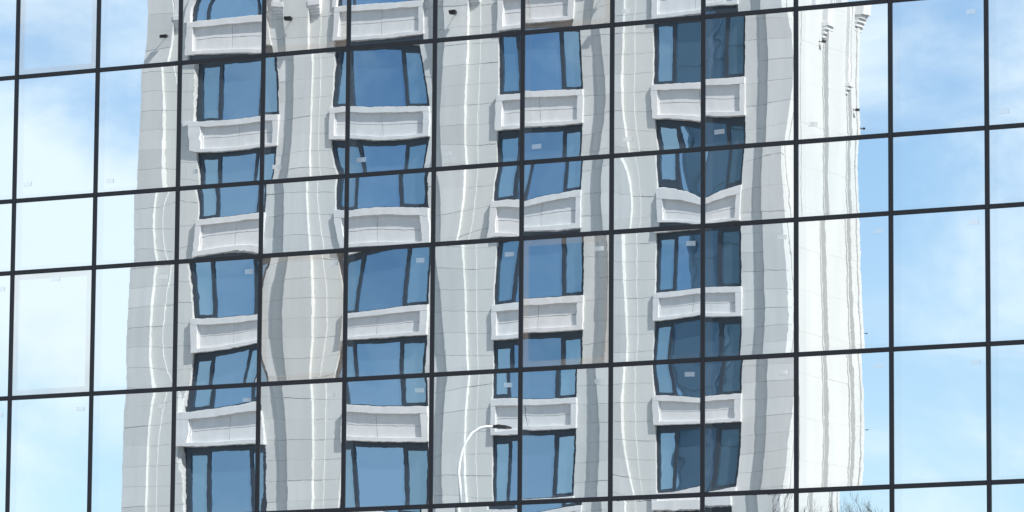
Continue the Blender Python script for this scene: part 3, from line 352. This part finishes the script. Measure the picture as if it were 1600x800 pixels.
 (10,7): [306.6,-86.14,145.3,275,-34.59,5.495,-24.96,75.87,-200.6,-84.38,-15.34,53.53,37.03,-46.12,60.15,5.517,-21.4,20.93,49.28,-0.8991,-23.43,-8.06,2.191,15.65,-15.21,4.901,-18.09],
 (11,0): [30.52,-318.5,-63.92,-226.7,-143.2,-147,-183,121.2,116.9,31.27,-18.11,89.8,-13.55,28.31,43.57,10.2,56.2,-3.168,-3.468,7.013,-17.39,-16.1,13.33,-26.45,18.97,5.382,19.87],
 (11,1): [205.7,165.3,278.2,-1.016,-5.203,114.1,-56.18,114.8,72.41,-25.48,-71.11,-115.4,114.8,-84.08,-41.74,34.1,19.71,10.04,5.343,-13.37,-13.72,-10.88,10.36,17.99,19.66,0.2285,-34.92],
 (11,2): [138.5,-24.59,-405.3,220.6,41.77,-0.3192,23.73,16.5,27.82,10.08,4.702,37.19,24.02,146.3,7.466,-16.36,-19.47,16.67,7.136,11.78,-1.983,-1.666,13.23,22.94,6.744,-0.4474,-17.21],
 (11,3): [-268.7,29.82,-26.91,-4.526,-160.7,-5.95,-180.1,-108.4,-70.61,37.71,-33.4,-53.31,18.3,-3.723,35.03,12.95,8.806,-6.083,25.01,-26.18,-24.06,14.58,-7.381,0.8841,10.05,16.28,-46.08],
 (11,4): [-259.1,305.4,-261.7,73.08,-55.66,-84.87,-12.48,-161.4,38.62,69.4,-84.5,-39.74,70.86,21.72,-11.99,52.49,-61.7,-10.28,3.259,-11.86,12.62,-26.73,0.6657,-12.62,19.03,16.58,-11.97],
 (11,5): [-275,-12.98,-133.4,-88.81,65.02,-44.58,172.6,5.663,-50.64,-66.66,-31.33,65.01,31.96,84.07,47.78,20.07,-25.91,-5.87,2.17,-61.04,5.105,-16.69,-1.521,-8.369,9.105,41.79,-19.16],
 (11,6): [-6.729,506.4,-144,-35.82,-17.44,29.18,-155,28.83,57.41,150.7,-4.732,-34.26,7.8,-154.8,12.4,57.24,-1.211,-1.244,-8.873,5.183,-19.77,24.7,-7.237,-7.143,26.53,0.4981,-6.519],
 (11,7): [413.5,49.34,147.6,-84.8,-269.2,18.81,138.9,-41.81,37.17,44.35,17.19,5.918,47.5,14.4,-18.47,39.97,30.73,15.09,27.78,-95.6,4.854,1.23,-31.11,33.68,6.207,-6.384,-5.378],
 (12,0): [76.23,6.068,-242,-55.31,75.41,62.76,86.91,-97.24,-56.14,24.78,-33.28,15.58,-46.32,37.8,4.229,23.42,3.431,-26.7,-42.59,3.958,-8.711,-22.67,-7.676,13.71,20.86,13.3,22.87],
 (12,1): [-73.35,-18.02,-134.8,-107,260.8,49.4,70.01,257.3,192.5,-46.13,63.24,-39.57,63.94,-106.2,-31.23,-30.41,77.05,-62.03,44.22,42.95,3.353,14.77,42.7,5.512,-2.951,23.12,14],
 (12,2): [-264.1,69.67,58.12,-163,-133.3,-54.98,-107.1,58.03,37.26,-127.3,-20.17,14.18,-75.78,-11.9,13.62,-60.12,-8.622,-85.01,30.25,-24.82,-22.35,-28.78,-25.69,21.37,-12.84,-8.551,-5.759],
 (12,3): [-369.9,199,-385.9,142.7,-114.7,5.924,30.1,82.27,-118.5,37.26,-2.509,-8.832,-16.46,67.26,17.71,47.44,34.22,-73.48,-3.72,37.56,-14.54,-27.13,-37.04,32.06,-14.96,2.685,-17.45],
 (12,4): [105.5,416,-227.7,-10.95,-120.7,-182.9,-87.34,2.126,119.3,76.67,-1.248,-99.91,39.63,-0.5046,-0.7155,-42.89,-5.947,73.32,55.65,47.59,10.84,-6.45,0.03019,2.453,6.335,-5.654,-14.03],
 (12,5): [283.3,-94.08,132.3,-27.14,106.7,50.33,72.32,67.26,-91.87,-81.65,-2.58,99.94,-49.99,-55.75,85.23,-57.66,-21.27,-15.18,-25.25,-24.03,17.52,3.373,2.982,-26.81,12.91,2.7,2.487],
 (12,6): [208.9,79.76,-4.078,65.91,-110.2,-87.5,-131,94.08,-62.97,10.85,66.99,109,-21.3,10.31,3.765,-48.47,-17.62,104.3,-2.115,66.21,12.46,28.55,21.57,3.788,-19.9,23.28,11.56],
 (12,7): [124,220.6,-123,21.3,0.3587,-143.5,-115.8,-11.69,-214.5,44.45,46.48,-4.397,16.93,-109.2,6.374,27.93,18.77,34.18,-2.502,74.11,6.942,12.76,17.42,-12.45,-18.24,12.55,-20.32],
 (13,0): [-152.5,247.4,-171.6,-154.2,-194.8,-101.6,180.8,52.5,92.5,-116.9,-145,-69.55,62.31,69.99,-74.04,-65.53,23.81,8.787,15.71,24.04,-16.61,1.708,-4.874,19.55,-5.33,-30.91,20.07],
 (13,1): [449.8,239.4,-55.07,-151.8,153.4,-53.72,48.09,73.27,-15.6,-121.9,28.39,-61.92,-95.55,-4.607,3.937,-4.59,22.4,-72.33,20.46,59.4,-1.842,-8.631,-3.308,19.29,-3.532,-13.31,-27.87],
 (13,2): [348.2,352.7,-3.009,320,-65.72,67.82,-129.3,-99.83,-2.94,27.3,35.77,-55.04,-32.98,-7.834,-11.21,-10.36,29.65,42.62,-69.38,48.4,2.648,5.047,5.222,14.86,11.05,-24.9,13.82],
 (13,3): [-286,94.6,32.24,-241.5,1.172,-25.27,-65.51,195.6,14.94,-22.46,104.2,-2.068,-8.336,-120.3,22.16,37.03,70.84,-37.73,38.65,51.97,11.61,0.006946,-26.65,2.983,-8.995,-28.12,9.653],
 (13,4): [-31.26,-59.99,306.9,-83.87,-324.4,-215.1,50.06,-21.71,-73.88,-127.6,-50.3,-68.03,-7.492,-52.41,-33.12,-2.402,-30.04,11.22,-127.6,-46.94,19.11,2.845,-17.95,-3.488,-9.791,-6.447,22.52],
 (13,5): [-112.7,44.25,-137.8,-120.9,-246.2,-66.66,-43.17,-33.25,1.879,3.601,37.21,-14.83,76.43,34.28,49.98,-3.096,43.86,2.386,-62.34,-1.885,-3.292,-23.88,-16.32,-10.21,36.18,4.537,28.71],
 (13,6): [227.4,264.9,122.3,-234.5,191,-98.49,40.25,-11.62,154,70.36,108.3,28.32,-0.2683,45.18,88.06,18.85,1.312,-45.62,-27.8,-3.367,10.7,9.844,-1.672,2.04,24.43,29.42,19.08],
 (13,7): [380.1,309.4,281.5,-194.4,-78.84,22.58,37.21,128.2,-175.8,8.854,15.9,-39.91,-8.067,59.58,17.27,-4.432,7.802,-4.312,34.7,-3.427,15.79,-8.728,-0.374,-17.68,-3.083,13.58,-15.97],
}

wall = empty('curtain_wall', (C0*PW, 0, 0))
tag(wall, 'mirrored glass curtain wall gridded by dark metal mullions, filling the whole view', 'curtain wall')
MW = 0.0285
def pane(c, r):
    x0, z0 = c*PW, ZL[r]; hgt = ZL[r+1]-z0; k = WARP[c, r]
    nx, nz = 20, (26 if hgt > 1.2 else 16)
    vs = []; fs = []
    for j in range(nz+1):
        q = 2*j/nz-1
        for i in range(nx+1):
            p = 2*i/nx-1
            vs.append((PW*i/nx, sum(a*p**e*q**g for a, (e, g) in zip(k, EXPO))*1e-6, hgt*j/nz))
    for j in range(nz):
        for i in range(nx):
            a = j*(nx+1)+i; fs.append((a, a+1, a+nx+2, a+nx+1))
    ns = len(fs); b = len(vs)
    t = 0.012
    vs += [(x, y, z) for y in (0.001, t) for x, z in ((0, 0), (PW, 0), (PW, hgt), (0, hgt))]
    for i in range(4): j = (i+1) % 4; fs.append((b+i, b+4+i, b+4+j, b+j))
    fs.append((b+7, b+6, b+5, b+4))
    me = bpy.data.meshes.new('glass_pane'); me.from_pydata(vs, [], fs)
    me.polygons.foreach_set('use_smooth', [i < ns for i in range(len(fs))])
    o = bpy.data.objects.new('glass_pane', me); col.objects.link(o); put(o, wall, (x0, 0, z0))
    vent = (c % 3 == 0 and r in (0, 3, 6) and c < 8)
    me.materials.append(VENT if vent else random.choice(GLASS)); o['sheet_height'] = hgt
    if vent: o['label'] = 'opening sash with a warm stained film along its edges'
    return o
for c in range(C0, C1):
    for r in range(8):
        o = pane(c, r)
        # blank white stickers left on the glass
        if r in (2, 3): su, sv = 1.03+random.uniform(-.02, .02), 1.425+random.uniform(-.03, .02)
        elif r in (5, 6): su, sv = 0.205+random.uniform(-.02, .02), 0.185+random.uniform(-.03, .02)
        else: continue
        if (c, r) in ((0, 6), (1, 6), (2, 6), (3, 6), (4, 6), (5, 6), (6, 6), (9, 6)): continue
        if (c, r) == (10, 5): su, sv = 1.011, 1.386
        if (c, r) == (0, 3): su, sv = 0.64, 1.485
        x, z = c*PW+su, ZL[r]+sv; wd, ht = 0.058+random.uniform(-.004, .006), 0.026+random.uniform(-.002, .003)
        MB().box(x-wd, x+wd, -0.004, -0.0022, z-ht, z+ht).build('sticker', STICK, o, (x, -0.003, z)).rotation_euler = (0, random.uniform(-.06, .06), 0)
for c in range(C0, C1+1):
    MB().box(c*PW-MW, c*PW+MW, -0.013, 0.16, ZL[0]-MW, ZL[-1]+MW, 0.004).build('mullion', MULL, wall, (c*PW, 0, ZL[0]))
for r in range(9):
    tm = None
    for c in range(C0, C1):
        org = (c*PW, 0, ZL[r])
        if tm is None: tm = MB().box(c*PW+MW-.001, (c+1)*PW-MW+.001, -0.010, 0.15, ZL[r]-MW, ZL[r]+MW, 0.004).build('transom', MULL, wall, org)
        else: copy_to(tm, wall, org)
fr = MB()
fr.box(-14, 26, 0.165, 16, 0.0, 19.0); fr.box(-14, C0*PW-MW-.004, -0.01, 0.165, 0, 19.0); fr.box(C1*PW+MW+.004, 26, -0.01, 0.165, 0, 19.0)
fr.box(C0*PW-MW-.004, C1*PW+MW+.004, -0.01, 0.165, 0.0, ZL[0]-MW-.004); fr.box(C0*PW-MW-.004, C1*PW+MW+.004, -0.01, 0.165, ZL[-1]+MW+.004, 19.0)
fr.build('building_body', CLAD, wall)

# ------------------------------------------------------------------ stone tower across the street (seen in the mirror)
TX, TY = -50.921, -94.98                    # tower front plane y = TY, facing +y
tower = empty('stone_tower', (TX+8, TY-2, 0))
tag(tower, 'pale stone tower with blue windows, mirrored across the glass wall', 'tower')
BAY = [(-1.58, 1.47), (3.97, 7.45), (9.98, 13.11), (15.82, 18.90)]
GAPS = [(None, -3.79, -2.86, -2.51), (1.84, 2.19, 3.10, 3.45), (7.76, 8.10, 8.96, 9.34), (13.61, 13.94, 14.85, 15.18), (19.46, 19.82, 20.56, None)]
zt = {0: 33.913, 1: 30.44, 2: 26.93, 3: 23.53, 4: 20.20, 5: 16.78}; zb = {0: 32.72, 1: 29.26, 2: 25.79, 3: 22.46, 4: 19.12, 5: 15.70}
for j in range(6, 10): zt[j] = zt[5]-3.42*(j-5); zb[j] = zb[5]-3.42*(j-5)
ZT = {j: v+EYE for j, v in zt.items()}; ZB = {j: v+EYE for j, v in zb.items()}
CAPZ = 33.72+EYE                            # where the corbels start
TOPZ = 41.0+EYE
DEPTH = 3.60
BK = -0.24                                  # recess of the window wall behind the stone face
# body
bd = MB()
bd.box(TX-3.77, TX+20.50, TY-DEPTH+.03, TY+BK-.02, 0, TOPZ)
bd.box(TX-2.5, TX+14.0, TY-19, TY-DEPTH+.03, 0, TOPZ-1)
bd.build('core_wall', STONE2, tower)
# piers: backing, then stone slabs course by course
P_WALL, P_STEP, P_CORE = 0.0, 0.03, 0.185
strips = []                                 # (u0, u1, proud, priority)
edges = [(-9, -3.79)] + BAY + [(20.56, 99)]
for i, (sl_, cl, cr, sr) in enumerate(GAPS):
    wl = BAY[i-1][1] if i > 0 else None; wr = BAY[i][0] if i < 4 else None
    if wl is not None: strips.append((wl, sl_, P_WALL, 1))
    if sl_ is not None: strips.append((sl_, cl, P_STEP, 3))
    strips.append((cl, cr, P_CORE, 0))
    if sr is not None: strips.append((cr, sr, P_STEP, 3))
    if wr is not None: strips.append((sr, wr, P_WALL, 2))
pb = MB()
for i, (sl_, cl, cr, sr) in enumerate(GAPS):
    a = BAY[i-1][1] if i > 0 else -3.79; b = BAY[i][0] if i < 4 else 20.56
    pb.box(TX+a+.004, TX+b-.004, TY+BK-.03, TY-.035, 0.0, TOPZ-.02)
pb.build('pier_backing', JOINT, tower)
COURSE = 0.684; GAPJ = 0.0035
z_first = 17.45 - 25*COURSE
ncourse = int((TOPZ-z_first)/COURSE)
rest = MB(); shared = {}
for (u0, u1, pr, prio) in strips:
    for k in range(ncourse):
        za = z_first+k*COURSE+GAPJ; zc = z_first+(k+1)*COURSE-GAPJ
        inview = 15.3+EYE < zc and za < 35.0+EYE
        e = 0.0015
        pr2 = pr + random.uniform(-.004, .004)
        if inview and prio in (0, 1):
            key = (u0, u1); org = (TX+(u0+u1)/2, TY, za)
            if key not in shared: shared[key] = MB().box(TX+u0+e, TX+u1-e, TY-.04, TY+pr, za, zc, 0.002).build('stone_slab', STONE, tower, org)
            else: copy_to(shared[key], tower, (org[0], org[1]+random.uniform(-.004, .004), org[2])).scale.z = random.uniform(.996, 1.009)
        elif zc > 0.1: rest.box(TX+u0+e, TX+u1-e, TY-.04, TY+pr2, max(za, 0.02), zc)
rest.build('stone_slabs', STONE2, tower, kind='stuff')

# spandrels
def spandrel(i, ztop, zbot):
    a, b = BAY[i]; x0, x1 = TX+a-.03, TX+b+.03; P = 0.098; R = 0.016
    st = 0.20; tr = 0.21; br = 0.13
    f = MB()
    f.box(x0, x1, TY+BK-.01, TY+P, ztop-tr, ztop, .006); f.box(x0+.002, x1-.002, TY+BK-.01, TY+P-.002, zbot, zbot+br, .006)
    f.box(x0+.001, x0+st, TY+BK-.01, TY+P-.004, zbot+br, ztop-tr); f.box(x1-st, x1-.001, TY+BK-.01, TY+P-.004, zbot+br, ztop-tr)
    # stepped moulding inside the frame
    g = .035
    f.box(x0+st, x1-st, TY+BK-.01, TY+R+.016, ztop-tr-g, ztop-tr); f.box(x0+st, x0+st+g, TY+BK-.01, TY+R+.014, zbot+br, ztop-tr-g); f.box(x1-st-g, x1-st, TY+BK-.01, TY+R+.014, zbot+br, ztop-tr-g)
    o = f.build('spandrel', SPAN, tower, (x0, TY, zbot))
    xa, xb = x0+st+g, x1-st-g; xm = (xa+xb)/2; za, zz = zbot+br, ztop-tr-g; zm = za+(zz-za)*0.52; e = .007
    for (p0, p1) in ((xa, xm-e), (xm+e, xb)):
        for (q0, q1) in ((za, zm-e), (zm+e, zz)):
            MB().box(p0, p1, TY+BK, TY+R-.012+random.uniform(-.002, .002), q0, q1).build('panel', SPAN, o, (p0, TY, q0))
    MB().box(xa-.01, xb+.01, TY+BK-.005, TY-.03, za-.01, zz+.01).build('panel_backing', JOINT, o, (xa, TY, za))
    return o
# windows: dark frame, casement, wide fixed light, casement
def window(i, z0, z1):
    a, b = BAY[i]; x0, x1 = TX+a, TX+b; wd = x1-x0; F = .11; y0, y1 = TY+BK-.02, TY-.10
    m1, m2 = x0+wd*.225, x0+wd*.765; mw = .065
    f = MB()
    f.box(x0, x0+F, y0, y1, z0, z1); f.box(x1-F, x1, y0, y1, z0, z1)
    f.box(x0+F, x1-F, y0, y1-.003, z1-.17, z1); f.box(x0+F, x1-F, y0, y1-.003, z0, z0+.05)
    f.box(m1-mw, m1+mw, y0, y1-.006, z0+.05, z1-.17); f.box(m2-mw, m2+mw, y0, y1-.006, z0+.05, z1-.17)
    o = f.build('window', FRAME, tower, (x0, TY, z0))
    for (p0, p1, cas) in ((x0+F, m1-mw, True), (m1+mw, m2-mw, False), (m2+mw, x1-F, True)):
        q0, q1 = z0+.05, z1-.17
        if cas:
            s = MB(); s.box(p0, p1, y0, y1-.012, q1-.09, q1); s.box(p0, p1, y0, y1-.012, q0, q0+.09); s.build('casement_frame', FRAME, o, (p0, TY, q0)); q0 += .09; q1 -= .09
        g = MB().box(p0, p1, -.004, .004, q0, q1)
        g.v = [(x-p0, y, z-q0) for x, y, z in g.v]
        gp = g.build('pane', TGLASS2 if cas else TGLASS, o); put(gp, o, (p0, TY-.15, q0)); gp.rotation_euler = (random.gauss(0, .0012), 0, random.gauss(0, .0015))
    return o
zs = sorted(ZT)
for i in range(4):
    for j in zs:
        spandrel(i, ZT[j], ZB[j])
        if j+1 in ZT: window(i, ZT[j+1], ZB[j])
    # arched top window over the uppermost spandrel in view
    a, b = BAY[i]; xm = TX+(a+b)/2; rad = (b-a)/2-.02; zc = ZT[0]+.25; N = 28
    arc = [(xm+rad*math.cos(math.pi*k/N), zc+rad*math.sin(math.pi*k/N)) for k in range(N+1)]
    def ring(r0, r1, y0, y1, leg):
        mb = MB()
        oa = [(xm+r1*math.cos(math.pi*k/N), zc+r1*math.sin(math.pi*k/N)) for k in range(N+1)]; ia = [(xm+r0*math.cos(math.pi*k/N), zc+r0*math.sin(math.pi*k/N)) for k in range(N+1)]
        for k in range(N): mb.prism([ia[k], oa[k], oa[k+1], ia[k+1]], y0, y1)
        mb.box(xm-r1, xm-r0, y0, y1, leg, zc); mb.box(xm+r0, xm+r1, y0, y1, leg, zc); return mb
    rg = ring(rad-.11, rad, TY+BK-.02, TY-.10, ZT[0]); r2_ = ring(rad*.62, rad*.62+.08, TY+BK-.02, TY-.106, ZT[0]); rg.v, rg.f = rg.v+r2_.v, rg.f+[tuple(q+len(rg.v) for q in t) for t in r2_.f]
    wo = rg.build('arched_window', FRAME, tower, (xm, TY, ZT[0]))
    gl = MB().prism([(xm-rad+.05, ZT[0]), (xm+rad-.05, ZT[0])]+[(xm+(rad-.05)*math.cos(math.pi*k/N), zc+(rad-.05)*math.sin(math.pi*k/N)) for k in range(N+1)], TY-.16, TY-.15)
    gl.build('pane', TGLASS, wo, (xm, TY, ZT[0]))
    sr_ = ring(rad+.002, rad+.16, TY+BK, TY+.05, ZT[0]); sr_.build('arch_surround', SPAN, tower, (xm, TY, ZT[0]))
    inf = MB(); R_ = rad+.16
    for k in range(N):
        p, q = math.pi*k/N, math.pi*(k+1)/N
        inf.prism([(xm+R_*math.cos(p), zc+R_*math.sin(p)), (xm+R_*math.cos(p), zc+R_+.4), (xm+R_*math.cos(q), zc+R_+.4), (xm+R_*math.cos(q), zc+R_*math.sin(q))], TY+BK, TY-.005)
    inf.box(xm-R_, xm+R_, TY+BK, TY-.004, zc+R_+.4, TOPZ); inf.build('arch_wall', STONE2, tower, (xm, TY, zc))
# corbelled pilasters above the corbel line, on the steps beside each pier
for i, (sl_, cl, cr, sr) in enumerate(GAPS):
    for (a, b) in ((sl_, cl), (cr, sr)):
        if a is None or b is None: continue
        q = MB()
        for k, (pp, hh) in enumerate(((.08, .10), (.13, .10), (.17, .12), (.21, .16))):
            z0 = CAPZ+sum((.10, .10, .12, .16)[:k]); q.box(TX+a-.004*k, TX+b+.004*k, TY-.03, TY+pp, z0, z0+hh)
        q.box(TX+a+.01, TX+b-.01, TY-.03, TY+.155, CAPZ+.48, TOPZ-.3)
        q.build('corbelled_pilaster', SPAN, tower, (TX+a, TY, CAPZ))
# cornice well above the frame
cn = MB()
for k, (pp, hh) in enumerate(((.35, .25), (.6, .25), (.8, .3))): cn.box(TX-3.79-pp, TX+20.56+pp, TY-DEPTH-pp, TY+pp, TOPZ+.25*k, TOPZ+.25*k+hh)
cn.build('cornice', SPAN, tower)

# side of the tower, facing +x: slabs stepped in plan, each strip with its courses
sx = TX+20.56
sides = [(0.0, 0.12, 0.0), (0.12, 1.72, 0.02), (1.72, 1.76, 0.05), (1.76, 3.04, 0.17), (3.04, 3.10, 0.20), (3.10, 3.42, 0.29), (3.42, 3.57, 0.32)]
ss = MB()
MB().box(sx-.05, sx-.045+.02, TY-DEPTH+.03, TY-.05, 0, TOPZ-.02).build('side_backing', JOINT, tower)
for (d0, d1, pp) in sides:
    for k in range(0, ncourse, 2):
        za = max(z_first+k*COURSE+.0015, 0.02); zc = min(z_first+(k+2)*COURSE-.0015, TOPZ-.02)
        if zc > za: ss.box(sx-.03, sx+pp+random.uniform(-.002, .002), TY-d1, TY-d0-.002, za, zc)
sj = MB()  # added grey strips over the step faces, their shade put in as colour
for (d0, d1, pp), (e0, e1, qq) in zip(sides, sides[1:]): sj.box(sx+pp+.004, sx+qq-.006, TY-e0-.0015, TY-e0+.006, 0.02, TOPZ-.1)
sj.build('side_step_shade', STEP_SHADE, tower)
ss.build('side_slabs', STONE2, tower, kind='stuff')
for (d0, d1, pp, z0, zt_) in ((1.60, 2.0, .24, 31.9, 0), (2.98, 3.2, .32, 30.1, 0), (3.30, 3.73, .46, 32.4, 1)):
    q = MB(); z0 += EYE
    for k in range(4): q.box(sx-.02, sx+pp-.16+.05*k, TY-d1-.01*k, TY-d0+.01*k, z0+.13*k, z0+.13*k+.13)
    if zt_: q.box(sx-.02, sx+pp+.06, TY-d1-.06, TY-d0+.06, z0+.52, z0+.9)
    q.box(sx-.02, sx+pp-.05, TY-d1, TY-d0, z0+(.9 if zt_ else .52), TOPZ-.4); q.build('side_corbel', SPAN, tower, (sx, TY-d0, z0))

# floodlights on the tower
def floodlight(loc, nrm, label, scale=1.0):
    r = empty('floodlight', loc); n = Vector(nrm); t = Vector((-n.y, n.x, 0)); s = scale
    P = Vector(loc)
    MB().tube([P, P+n*.16*s, P+n*.19*s+Vector((0, 0, -.05*s))], .018*s, 6).build('bracket', BLACK, r, loc)
    MB().tube([P+n*.005-n*.01, P+n*.015], .06*s, 10).build('base_plate', BLACK, r, loc)
    h = P+n*.2*s; q = MB()
    c = [h+t*a*s+n*b*s+Vector((0, 0, z*s)) for z in (-.11, .05) for a, b in ((-.12, -.05), (.12, -.05), (.15, .11), (-.15, .11))]
    c[4:] = [p+n*.05*s for p in c[4:]]
    q.v = [tuple(p) for p in c]; q.f = [(3, 2, 1, 0), (4, 5, 6, 7), (0, 1, 5, 4), (1, 2, 6, 5), (2, 3, 7, 6), (3, 0, 4, 7)]
    q.build('lamp_head', BLACK, r, loc)
    tag(r, label, 'floodlight', 'floodlights on the stone tower'); return r
FZ = 33.42+EYE
for u, nm in ((-3.05, 'small black floodlight on the leftmost stone pier of the mirrored tower'), (2.5, 'small black floodlight on the second stone pier of the mirrored tower'),
              (8.55, 'small black floodlight on the third stone pier of the mirrored tower'), (14.35, 'small black floodlight on the fourth stone pier of the mirrored tower')):
    floodlight((TX+u, TY+P_CORE, FZ+(.18 if u == 2.5 else 0)), (0, 1, 0), nm, 0.8)
for d, p, z, sc_, nm in ((1.45, .02, 31.75, .5, 'black floodlight nearest the front on the sunlit side of the mirrored tower'), (3.2, .29, 29.75, .5, 'black floodlight below the corbel on the sunlit side of the mirrored tower'),
                    (3.6, .32, 29.2, .3, 'topmost black floodlight on the far edge of the tower side'), (3.6, .32, 22.4, .2, 'tiny black floodlight on the far tower edge, third from the lowest'),
                    (3.6, .32, 19.2, .2, 'tiny black floodlight on the far tower edge, second from the lowest'), (3.6, .32, 15.8, .2, 'lowest tiny black floodlight on the far tower edge')):
    floodlight((sx+p, TY-d, z+EYE), (1, 0, 0), nm, sc_)

# ------------------------------------------------------------------ dark tower beyond, mirrored in the right-hand windows
dt = empty('dark_tower', (-72, 20, 0)); tag(dt, 'dark blue tower mirrored inside the right column of tower windows', 'tower')
DX0, DX1, DYF = -82.7, -55.0, 10.0
MB().box(DX0, DX1, DYF+.2, 34, 0, 72).build('core', DARKT, dt)
pan = None
for k in range(11):
    for f_ in range(6, 20):
        x = DX0+.12+k*2.5; z = f_*3.6
        if pan is None: pan = MB().box(x+.1, x+2.4, DYF+.05, DYF+.21, z+.9, z+3.5, .02).build('facade_panel', DARKT, dt, (x, DYF, z))
        else: copy_to(pan, dt, (x, DYF+random.uniform(-.02, .02), z))
for k in range(12): MB().box(DX0+.12+k*2.5-.06, DX0+.12+k*2.5+.06, DYF-.12, DYF+.2, 0, 71.8).build('rib', DARKF if k in (1, 4) else DARKT, dt)

# ------------------------------------------------------------------ street lamp (its mirror image stands low in the glass)
lx, ly = -8.92, -29.92
lamp = empty('street_lamp', (lx, ly, 0)); tag(lamp, 'white gooseneck street lamp with dark head, mirrored low in the glass', 'street lamp')
dv = Vector((0.86, -0.44, 0)).normalized()
def LP(a, z): return (lx+dv.x*a, ly+dv.y*a, z)
MB().tube([(lx, ly, 0), (lx, ly, 4), (lx, ly, 9), LP(0, 11.0)], [.09, .07, .045, .026], 12).build('pole', LAMPW, lamp, (lx, ly, 0), smooth=True)
MB().tube([LP(0, 10.99), LP(.0, 11.5), LP(-.02, 11.75), LP(.0, 11.95), LP(.05, 12.15), LP(.13, 12.33), LP(.24, 12.48), LP(.38, 12.57), LP(.52, 12.60), LP(.68, 12.60)], [.026]*6+[.025, .024, .023, .02], 10).build('arm', LAMPW, lamp, (lx, ly, 11), smooth=True)
hd = MB(); hp = []
for a, hw_, zz0, zz1 in ((.64, .035, 12.58, 12.625), (.74, .07, 12.57, 12.635), (.90, .08, 12.565, 12.62), (1.02, .04, 12.57, 12.595)):
    sv = Vector((-dv.y, dv.x, 0)); hp.append([Vector(LP(a, z))+sv*s*hw_ for s, z in ((-1, zz0), (1, zz0), (1, zz1), (-1, zz1))])
for q in hp: hd.v += [tuple(p) for p in q]
for k in range(3):
    for i in range(4): j = (i+1) % 4; hd.f.append((4*k+i, 4*k+j, 4*k+4+j, 4*k+4+i))
hd.f += [(3, 2, 1, 0), (12, 13, 14, 15)]
hd.build('lamp_head', BLACK, lamp, LP(.8, 12.6))
MB().tube([(lx, ly, 0), (lx, ly, .03), (lx, ly, .05)], [.2, .2, .1], 12).build('base_plate', LAMPW, lamp, (lx, ly, 0))

# ------------------------------------------------------------------ bare trees
def bare_tree(x, y, h, label, seed):
    rn = random.Random(seed); r = empty('bare_tree', (x, y, 0)); tag(r, label, 'tree', 'bare winter trees')
    tr = MB(); br = MB()
    tr.tube([(x, y, 0), (x+.05, y, h*.18), (x-.04, y+.05, h*.34), (x, y, h*.46)], [.2, .15, .13, .1], 10)
    tr.build('trunk', BARK, r, (x, y, 0), smooth=True)
    def grow(p, d, ln, rad, lev):
        pts = [p]; q = p.copy(); dd = d.copy(); n = 4
        for k in range(n):
            dd = (dd+Vector((rn.gauss(0, .13), rn.gauss(0, .13), rn.gauss(.05, .08)))).normalized(); q = q+dd*ln/n; pts.append(q.copy())
        br.tube(pts, [rad*(1-.55*k/n) for k in range(n+1)], 6 if lev < 3 else 4)
        if lev >= 5 or len(br.v) > 160000: return
        for k in range(rn.choice((3, 4, 4)) if lev > 0 else 5):
            t = rn.uniform(.35, 1); b = pts[min(n, int(t*n+.5))]
            a = rn.uniform(0, 2*math.pi); e = rn.uniform(.35, .85)
            side = Vector((math.cos(a), math.sin(a), rn.uniform(-.1, .5)))
            grow(b, (dd*(1-e*.5)+side*e).normalized(), ln*rn.uniform(.5, .72), max(rad*.5, .0085), lev+1)
    for k in range(6):
        a = 2*math.pi*k/6+rn.uniform(-.4, .4)
        grow(Vector((x, y, h*rn.uniform(.28, .45))), Vector((math.cos(a)*.33, math.sin(a)*.33, 1)).normalized(), h*.27, .07, 0)
    grow(Vector((x, y, h*.45)), Vector((0, 0, 1)), h*.26, .09, 0)
    mx_ = max(v[2] for v in br.v); br.v = [(vx, vy, vz*h/mx_ if vz > h*.4 else vz*(1+(h/mx_-1)*vz/(h*.4))) for vx, vy, vz in br.v]
    def nar(vz): return 1-.80*min(1, max(0, (vz/h-.4)/.55))
    br.v = [(x+(vx-x)*nar(vz), y+(vy-y)*nar(vz), vz) for vx, vy, vz in br.v]
    def top(vz):
        t = 1-vz/h
        return vz if t > .6 else h*(1-.6*(max(t, 0)/.6)**1.35)
    br.v = [(vx, vy, top(vz)) for vx, vy, vz in br.v]
    br.build('crown', BARK, r, (x, y, h*.4))
bare_tree(-8.72, -46.6, 12.95, 'bare branches mirrored below the sunlit side of the tower, leftmost tree', 4)
bare_tree(-8.4, -46.76, 13.05, 'bare branches mirrored below the sunlit side of the tower, middle tree', 21)
bare_tree(-8.05, -46.93, 13.0, 'bare branches mirrored below the sunlit side of the tower, rightmost tree', 9)
